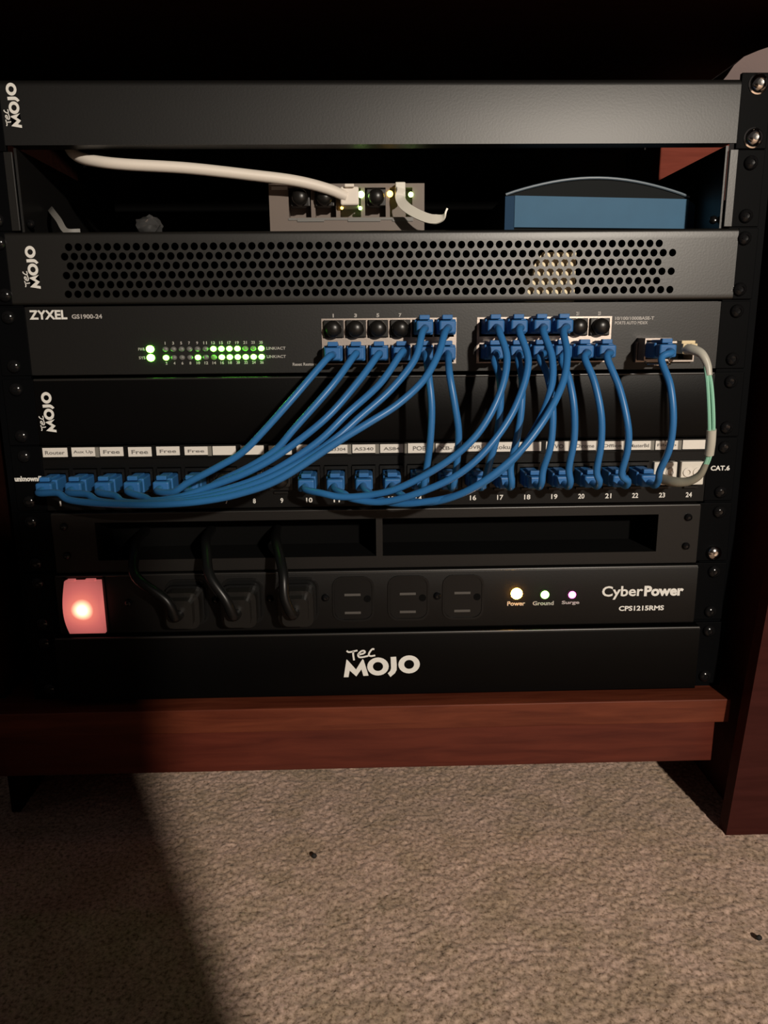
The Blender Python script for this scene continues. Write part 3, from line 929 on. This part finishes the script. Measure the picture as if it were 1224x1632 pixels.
# ------------------------------------------------------------------ blue patch cables
def lower(p, n): return Vector(p)
CABLES = [
    ('A1', (-27.8, 236.2), 5, [(-31.3, -36.0, 233.4), (-50.1, -48.0, 212.6), (-68.2, -52.0, 193.3), (-82.1, -52.0, 180.1), (-98.9, -50.0, 170.5), (-116.1, -46.0, 161.5), (-126.5, -42.0, 155.0)]),
    ('A2', (-13.5, 236.2), 6, [(-14.3, -36.0, 235.8), (-27.4, -48.0, 219.0), (-50.1, -55.0, 194.6), (-61.9, -56.0, 181.9), (-78.0, -55.0, 171.9), (-96.4, -50.0, 162.8), (-109.0, -42.0, 155.2)]),
    ('A3', (0.7, 236.2), 4, [(-0.4, -36.0, 235.7), (-11.9, -47.0, 221.3), (-31.2, -57.0, 200.8), (-56.7, -60.0, 181.7), (-77.4, -60.0, 170.1), (-98.2, -57.0, 161.9), (-118.8, -53.0, 154.5), (-137.7, -46.0, 150.6), (-144.9, -40.0, 151.7)]),
    ('A4', (14.7, 236.2), 3, [(13.9, -36.0, 237.0), (0.7, -47.0, 219.7), (-18.7, -58.0, 203.4), (-37.4, -63.0, 186.7), (-65.5, -64.0, 169.6), (-89.3, -62.0, 160.6), (-114.2, -57.0, 154.2), (-138.0, -52.0, 150.8), (-155.5, -46.0, 150.1), (-162.8, -40.0, 152.8)]),
    ('A5', (28.9, 251.8), 2, [(26.1, -38.0, 248.6), (21.0, -48.0, 233.4), (6.6, -56.0, 216.6), (-12.1, -62.0, 201.2), (-24.9, -66.0, 190.6), (-42.0, -68.0, 179.2), (-65.0, -69.0, 167.6), (-88.5, -67.0, 159.4), (-113.1, -62.0, 153.8), (-144.9, -54.0, 150.5), (-169.8, -46.0, 150.7), (-179.5, -40.0, 153.8)]),
    ('A6', (43, 251.8), 1, [(39.6, -38.0, 248.5), (34.4, -50.0, 235.8), (24.9, -60.0, 221.7), (9.8, -67.0, 209.0), (-6.1, -71.0, 199.6), (-23.6, -73.0, 189.4), (-56.6, -74.0, 168.8), (-80.1, -72.0, 159.9), (-104.2, -68.0, 154.6), (-132.1, -60.0, 151.3), (-164.1, -52.0, 150.4), (-188.2, -45.0, 151.5), (-197.3, -40.0, 154.9)]),
    ('B1', (72.8, 251.8), 10, [(72.1, -38.0, 248.6), (75.3, -48.0, 232.8), (69.6, -56.0, 212.0), (56.6, -60.0, 190.3), (38.0, -60.0, 173.8), (12.6, -56.0, 159.0), (-6.5, -50.0, 153.0), (-23.7, -46.0, 151.3), (-35.8, -42.0, 152.9)]),
    ('B2', (87.1, 251.8), 11, [(84.2, -38.0, 248.5), (87.9, -48.0, 230.2), (78.6, -58.0, 204.8), (62.4, -64.0, 182.7), (43.8, -65.0, 166.8), (18.8, -60.0, 154.8), (-0.1, -53.0, 149.3), (-16.9, -46.0, 150.0), (-21.9, -42.0, 152.3)]),
    ('B3', (101.4, 251.8), 12, [(98.4, -38.0, 248.4), (101.9, -48.0, 233.6), (99.8, -57.0, 216.1), (90.1, -66.0, 195.4), (73.6, -70.0, 174.3), (48.7, -68.0, 157.6), (23.6, -60.0, 150.2), (5.3, -50.0, 148.2), (-4.1, -42.0, 151.3)]),
    ('B4', (115.3, 251.8), 13, [(110.5, -38.0, 248.3), (110.2, -50.0, 235.4), (105.8, -60.0, 219.8), (94.4, -70.0, 201.2), (77.9, -75.0, 181.2), (56.9, -74.0, 163.9), (37.9, -66.0, 153.2), (22.2, -54.0, 149.2), (12.5, -42.0, 151.8)]),
    ('C5', (28.9, 236.2), 14, [(29.0, -36.0, 232.1), (29.9, -44.0, 221.4), (31.2, -47.0, 205.0), (30.6, -46.0, 186.0), (29.1, -42.0, 170.1)]),
    ('C6', (43, 236.2), 15, [(42.2, -36.0, 230.8), (42.2, -44.0, 223.1), (45.0, -47.0, 206.7), (47.6, -46.0, 189.6), (47.2, -42.0, 169.8)]),
    ('C7', (72.8, 236.2), 16, [(69.9, -36.0, 231.7), (71.9, -43.0, 222.7), (72.5, -46.0, 211.8), (71.3, -45.0, 189.2), (67.5, -41.0, 170.2)]),
    ('C8', (87.1, 236.2), 17, [(84.3, -36.0, 232.6), (85.7, -42.0, 221.1), (85.3, -45.0, 204.1), (83.5, -45.0, 187.9), (80.7, -41.0, 168.4)]),
    ('C9', (101.4, 236.2), 18, [(97.2, -36.0, 233.3), (101.2, -42.0, 222.4), (104.0, -46.0, 204.0), (103.8, -46.0, 182.5), (100.7, -42.0, 166.0)]),
    ('C10', (115.3, 236.2), 19, [(110.6, -36.0, 232.0), (113.9, -43.0, 220.5), (116.6, -47.0, 204.0), (117.8, -46.0, 185.0), (116.6, -42.0, 166.9)]),
    ('C11', (128.9, 236.2), 20, [(124.7, -36.0, 232.6), (129.1, -43.0, 219.2), (133.1, -47.0, 200.0), (134.4, -46.0, 182.1), (133.9, -42.0, 164.7)]),
    ('C12', (142.8, 236.2), 21, [(138.4, -36.0, 232.5), (144.6, -44.0, 214.2), (149.2, -49.0, 192.6), (150.5, -47.0, 178.2), (149.6, -42.0, 162.5)]),
    ('C13', (181.5, 236.5), 22, [(167.6, -46.0, 232.2), (170.9, -54.0, 217.3), (173.0, -57.0, 198.4), (173.8, -53.0, 179.9), (171.8, -46.0, 164.9)]),
]
def boot(mb, x, z, y0=-1.0, h=9.4):
    """moulded plug boot poking out of a jack towards -y."""
    mb.box(x - 5.8, x + 5.8, y0 - 14, y0 + 10, z - h / 2, z + h / 2, 0.8)
    mb.box(x - 5.2, x + 5.2, y0 - 22, y0 - 14, z - h / 2 + 0.8, z + h / 2 - 0.8, 1.2)
    mb.box(x - 3.2, x + 3.2, y0 - 17, y0 - 1.5, z + h / 2 - 0.2, z + h / 2 + 1.6, 0.5)
    mb.box(x - 3.2, x + 3.2, y0 - 19.5, y0 - 15.5, z + h / 2 - 0.2, z + h / 2 + 2.6, 0.5)
    return mb
ORD = ['first', 'second', 'third', 'fourth', 'fifth', 'sixth']
for key, (sx_, sz_), n, pts in CABLES:
    if key == 'C13':
        lab = 'single blue patch cable from the rightmost module cage down to patch port 22'
    else:
        upper = sz_ > 245
        i = min(range(12), key=lambda k: abs((XA + XB)[k] - sx_))
        lab = 'blue patch cable from %s port %s of the %s switch block to patch port %d' % ('upper' if upper else 'lower', ORD[i % 6], 'left' if i < 6 else 'right', n)
    t = thing('patch_cable', lab, 'cable', (sx_, -20, sz_), 'blue patch cables')
    if key == 'C13':
        ys, x0, z0 = -16, 174.6, 236.6
    else:
        ys, x0, z0 = -1.0, sx_, sz_
    bm_ = MB()
    boot(bm_, x0, z0, ys)
    part('plug', bm_, 'blue_boot', t, smooth=False)
    xp = PX(n)
    low = key[0] == 'C'
    part('plug', boot(MB(), xp, ZJ - 0.4, -2.2), 'blue_boot', t)
    path = [(x0, ys - 17, z0), (x0, ys - 27, z0 - 0.8)] + [tuple(p) for p in pts]
    if low:
        path += [((xp + pts[-1][0]) / 2 * 0.4 + xp * 0.6, -40, 157.5), (xp, -33, 153.0), (xp, -20, 153.6)]
    else:
        path += [(xp, -32, 153.4), (xp, -20, 154)]
    part('cable_jacket', MB().tube(spline(path, 7), 2.15, 10), 'blue_cable', t, smooth=True)

# copper module that the last blue cable plugs into
cm = thing('copper_module', 'silver module sticking out of the fibre cage with a blue plug in it', 'module', (176, -8, 229))
part('module_body', MB().box(168.2, 184.8, -15.5, 6, 242.6, 243.8).box(168.2, 184.8, -15.5, 6, 229.8, 230.8).box(168.2, 169.0, -15.5, 6, 230.8, 242.6).box(183.9, 184.8, -15.5, 6, 230.8, 242.6), 'silver', cm)
part('latch_bail', MB().tube(spline([(169, -15.5, 229.2), (169.5, -20, 228), (176, -22, 227.6), (183, -20, 228), (184, -15.5, 229.2)], 5), 0.7, 8), 'chrome', cm, smooth=True)

# duplex fibre patch lead
fb = thing('fibre_cable', 'thin pale green twin fibre lead curving down beside the switch', 'cable', (190, -20, 237))
part('connector', MB().box(186.6, 190.6, -30, 8, 234.4, 240.6, 0.5).box(191.6, 195.6, -30, 8, 234.4, 240.6, 0.5).box(186.8, 195.4, -27, -19, 239.6, 242.4, 0.5), 'brass', fb, label='cream twin fibre connector')
bp = [(189.5, -28, 237.2), (191, -34, 237.0), (194.2, -40, 234.6), (196.8, -43, 228.5), (197.6, -45, 222)]
part('boot', MB().tube(spline(bp, 6), 3.0, 12, rad=[3.4 - 1.5 * i / 24 for i in range(25)]), 'sleeve', fb, smooth=True, label='frosted strain relief')
for d in (-1.2, 1.2):
    jp = [(196.4 + d * 0.6, -43, 227.5), (197.9 + d, -46, 216), (199.5 + d * 1.1, -48, 199.4), (201.4 + d, -46.5, 186), (203.2 + d * 0.7, -42, 173.5), (202.8 + d * 0.6, -39, 166)]
    part('fibre_jacket', MB().tube(spline(jp, 7), 1.15, 8), 'aqua', fb, smooth=True)
part('sleeve', MB().tube(spline([(201.0, -47, 190), (202.2, -45, 182), (203.2, -42, 174)], 6), 2.9, 10), 'sleeve', fb, smooth=True, label='frosted sleeve around both fibres')
part('lower_boot', MB().tube(spline([(203, -39.5, 168), (201.2, -36, 160), (196.5, -31, 155), (190, -24, 153.4), (184.5, -10, 153.6)], 6), 2.4, 10, rad=[1.9 + 1.4 * min(1, i / 18) for i in range(25)]), 'boot_grey', fb, smooth=True, label='smoky grey tube into the white jack')

# rubber caps over unused ports
ME_CAP = small('cap_dome', 'cap', lambda mb: mb.lathe([(5.4, 0), (5.4, 3.0), (4.9, 5.2), (3.6, 6.4), (1.6, 7.0), (0.2, 7.1)], seg=18))
ME_CAPB = small('cap_base', 'cap', lambda mb: mb.box(-6.3, 6.3, 0, 10, -5.4, 5.4, 0.5), False)
def port_cap(x, y, z, label, group, k=1.0):
    t = thing('port_cap', label, 'port cap', (x, y, z), group)
    place('cap_base', ME_CAPB, t, (x, y, z))
    place('cap_dome', ME_CAP, t, (x, y, z))
for i in range(4):
    port_cap(XA[i], -3, 251.2, 'round black rubber cap in the %s upper port of the left switch block' % ORD[i], 'rubber caps on the rack switch')
for i, w in ((4, 'last but one upper port'), (5, 'its last upper port')):
    port_cap(XB[i], -3, 251.2, 'round black rubber cap in the right switch block, %s' % w, 'rubber caps on the rack switch')
for n, w in ((7, 'leftmost'), (8, 'middle one'), (9, 'rightmost')):
    port_cap(PX(n), -3, ZJ, '%s of the three black rubber caps in the patch jacks' % w, 'rubber caps on the patch panel')

# ------------------------------------------------------------------ things standing on the vented shelf
TZ = 310.8
ss = thing('small_switch', 'small taupe metal network switch standing on the vented shelf', 'network switch', (-18, 45, TZ))
mb = MB()
x0, x1, z0, z1, yy = -70.5, 33.6, TZ + 1.2, 345.6, 45
mb.box(x0, x1, yy + 12, yy + 92, z0, z1, 0.8)
mb.box(x0, x1, yy, yy + 12, z1 - 2.6, z1); mb.box(x0, x1, yy, yy + 12, z0, z0 + 12.4)
mb.box(x0, x0 + 13, yy, yy + 12, z0 + 12.4, z1 - 2.6); mb.box(25.5, x1, yy, yy + 12, z0 + 12.4, z1 - 2.6)
for k in range(4):
    xx = -49.5 + 16.7 * (k + 0.5)
    mb.box(xx - 1.4, xx + 1.4, yy, yy + 12, z0 + 12.4, z1 - 2.6)
part('case', mb, 'taupe', ss)
part('foot', MB().box(-66, -58, yy + 8, yy + 16, TZ, TZ + 1.2).box(22, 30, yy + 8, yy + 16, TZ, TZ + 1.2), 'black_plastic', ss)
part('printed_strip', MB().box(-68.6, -58.0, yy - 0.15, yy, 341.8, 343.9), 'grey_print', ss, label='pale printed strip')
part('port_frame', MB().box(-58, 26, yy - 0.6, yy, 322.6, 324.0).box(-52, -34, yy - 0.9, yy - 0.6, 321.6, 324.0).box(-18, 4, yy - 0.9, yy - 0.6, 321.6, 324.0).box(12, 26, yy - 0.9, yy - 0.6, 321.6, 324.0), 'grey_plastic', ss)
for x, z, k, r, l in ((-8.9, 338.6, 'led_lime', 2.2, 'lit green light'), (10.4, 338.9, 'led_yellow', 2.1, 'lit yellow light'), (24.4, 338.4, 'led_lime', 1.7, 'lit green light'), (-21.9, 330.2, 'led_yellow', 1.0, 'tiny lit yellow light'), (-9.6, 330.0, 'led_lime', 1.2, 'tiny lit green light')):
    part('led', MB().lathe([(r, 0), (r, 0.4), (r * 0.7, 0.9), (r * 0.2, 1.1)], (x, yy - 0.6, z), seg=12), k, ss, smooth=True, label=l)
for x, w in ((-49.5, 'leftmost on the small taupe switch'), (-33.2, 'second from left on the small taupe switch'), (1.2, 'between the white cable and white tie')):
    port_cap(x, yy - 3, 336.4, 'round black rubber cap %s' % w, 'rubber caps on the small switch')
wc = thing('network_cable', 'thick off-white cable running from upper left into the small taupe switch', 'cable', (-20, 37, 337))
part('cable_jacket', MB().tube(spline([(-203, 46, 394.6), (-201, 44, 380), (-196, 34, 367), (-187, 22, 358.4), (-174, 15.0, 354.2), (-155.0, 13.0, 351.8), (-117.4, 18.0, 350.4), (-79.1, 24.0, 347.3), (-51.6, 29.0, 344.7), (-31.6, 33, 340.6), (-19, 37, 336.4)], 8), 3.5, 12), 'white_cable', wc, smooth=True)
part('plug', MB().box(-22.6, -10.4, 35, 56, 330.6, 342.2, 1.2).box(-19.6, -13.4, 32, 40, 341.4, 343.4, 0.5), 'white_cable', wc, label='off-white plug')
ti = thing('cable_tie', 'flat white tie tail curling down from the small taupe switch', 'cable tie', (20, 24, 325))
part('tie_head', MB().box(13.8, 20.4, 36, 44, 335.5, 345.0, 0.6), 'tie', ti)
tp = [(17.4, 35.4, 341), (16.8, 34, 334.5), (20.6, 29, 328.2), (28.6, 23, 322.6), (36.6, 18.5, 319.4), (43.2, 16.6, 320.3), (46.0, 15.6, 325.6)]
sp = spline(tp, 6)
part('tie_strap', MB().ribbon(sp, [6.2 - (0 if i < 26 else 5.0 * (i - 26) / (len(sp) - 27)) for i in range(len(sp))], 1.1, Vector((0.35, 0.25, 0.9))), 'tie', ti, smooth=True)

rt = thing('router', 'blue box with an arched smoky top standing on the vented shelf', 'router', (150, 42, TZ))
xa, xb, yf = 87.8, 214, 42
arch = [(xa + (212 - xa) * k / 20, 337.6 - (2.0 * k / 20) + 11.2 * math.sin(math.pi * k / 20) ** 0.9) for k in range(21)]
part('case', MB().prism([(xa, TZ + 0.1), (216, TZ + 0.1), (216, 332)] + [(p[0], p[1] - 1.2) for p in arch[::-1]] + [(xa, 336)], yf, yf + 92), 'router_top', rt)
fr = MB().prism([(93.8, 316.8), (211.2, 315.2), (211.2, 334.0), (93.8, 336.8)], yf - 2.2, yf)
part('front_face', fr, 'router_blue', rt, label='light blue front face')
part('side_band', MB().prism([(xa - 0.4, TZ + 0.4), (93.8, TZ + 0.4), (93.8, 336.8), (xa - 0.4, 336.4)], yf - 1.6, yf), 'router_dark', rt, label='darker blue edge')
part('side_band', MB().prism([(211.2, TZ + 0.4), (216.4, TZ + 0.4), (216.4, 330), (211.2, 334)], yf - 1.2, yf + 10), 'router_dark', rt, label='darker blue edge')
part('lower_band', MB().box(93.8, 211.2, yf - 2.0, yf, TZ + 0.4, 315.2), 'router_dark', rt)
part('arched_rim', MB().tube([(p[0], yf - 0.6, p[1]) for p in arch], 0.95, 8), 'rim', rt, smooth=True, label='glossy pale rim')

def lump():
    bm = bmesh.new()
    bmesh.ops.create_icosphere(bm, subdivisions=3, radius=1)
    r = random.Random(11)
    ph = [(Vector((r.uniform(-1, 1), r.uniform(-1, 1), r.uniform(-1, 1))).normalized(), r.uniform(3, 7), r.uniform(0, 6)) for _ in range(7)]
    for v in bm.verts:
        d = v.co.normalized()
        k = 1 + sum(0.05 * math.sin(f * d.dot(a) * 2 + p) for a, f, p in ph)
        v.co = Vector((-143.6 + d.x * 8.2 * k, 16 + d.y * 7 * k, max(TZ + 0.1, TZ + 5 + d.z * 6.4 * k)))
    bm.verts.index_update()
    mb = MB().add([v.co[:] for v in bm.verts], [[v.index for v in f.verts] for f in bm.faces])
    bm.free()
    return mb
single('plastic_wad', lump(), 'clear', 'small glossy wad of clear plastic on the shelf, under the white cable', 'plastic', (-143.6, 16, TZ))
single('strap_end', MB().ribbon(spline([(-214, 40, 330), (-205, 18, 325.5), (-198, 9, 319), (-193, 6, TZ + 1.2), (-185, 8, TZ + 0.9)], 6), 3.6, 0.9, Vector((0.6, 0.3, 0.75))), 'grey_plastic',
       'short grey strap end poking out at the left of the vented shelf', 'strap', (-198, 9, TZ))

# ------------------------------------------------------------------ on top of the rack, on the floor, and an added shade block behind the camera
cl = [(219.5, 400.4), (223, 404.5), (227, 410.5), (233, 415.5), (242, 419), (255, 423), (275, 427), (300, 428), (312, 420), (314, 400.4)]
single('folded_cloth', MB().prism(cl, 24, 120), 'cloth', 'pale beige rounded cloth bundle on the top right corner of the rack', 'cloth', (262, 60, 400.4), smooth=True)
def speck(x, y, label, r):
    mb = MB().lathe([(0.3 * r, -0.9 * r), (0.9 * r, -0.3 * r), (r, 0.3 * r), (0.6 * r, r), (0.1 * r, 1.2 * r)], (x, y, FLOOR_Z + 1.6), 'z', 8, 1.15, 0.9)
    single('lint_speck', mb, 'speck', label, 'speck', (x, y, FLOOR_Z + 1.0), 'dark specks on the carpet')
speck(-47, -55, 'dark speck on the carpet below the large white logo', 1.7)
speck(214.5, -136.5, 'dark speck on the carpet in front of the desk leg', 1.6)

st = thing('shade_blocker', 'unseen brown block added beside the camera to cast the left shadow', 'shade_blocker', (-180, -800, FLOOR_Z))  # added out of view to shade the carpet and the rack's lower left
part('blocker_body', MB().box(-480, 158, -1000, -690, 60, 394, 8), 'blocker', st)
for x in (-440, 110):
    for y in (-960, -730):
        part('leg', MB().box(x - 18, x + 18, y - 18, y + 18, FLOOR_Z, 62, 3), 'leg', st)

for o in bpy.data.objects:
    if '_loc' in o:
        del o['_loc']
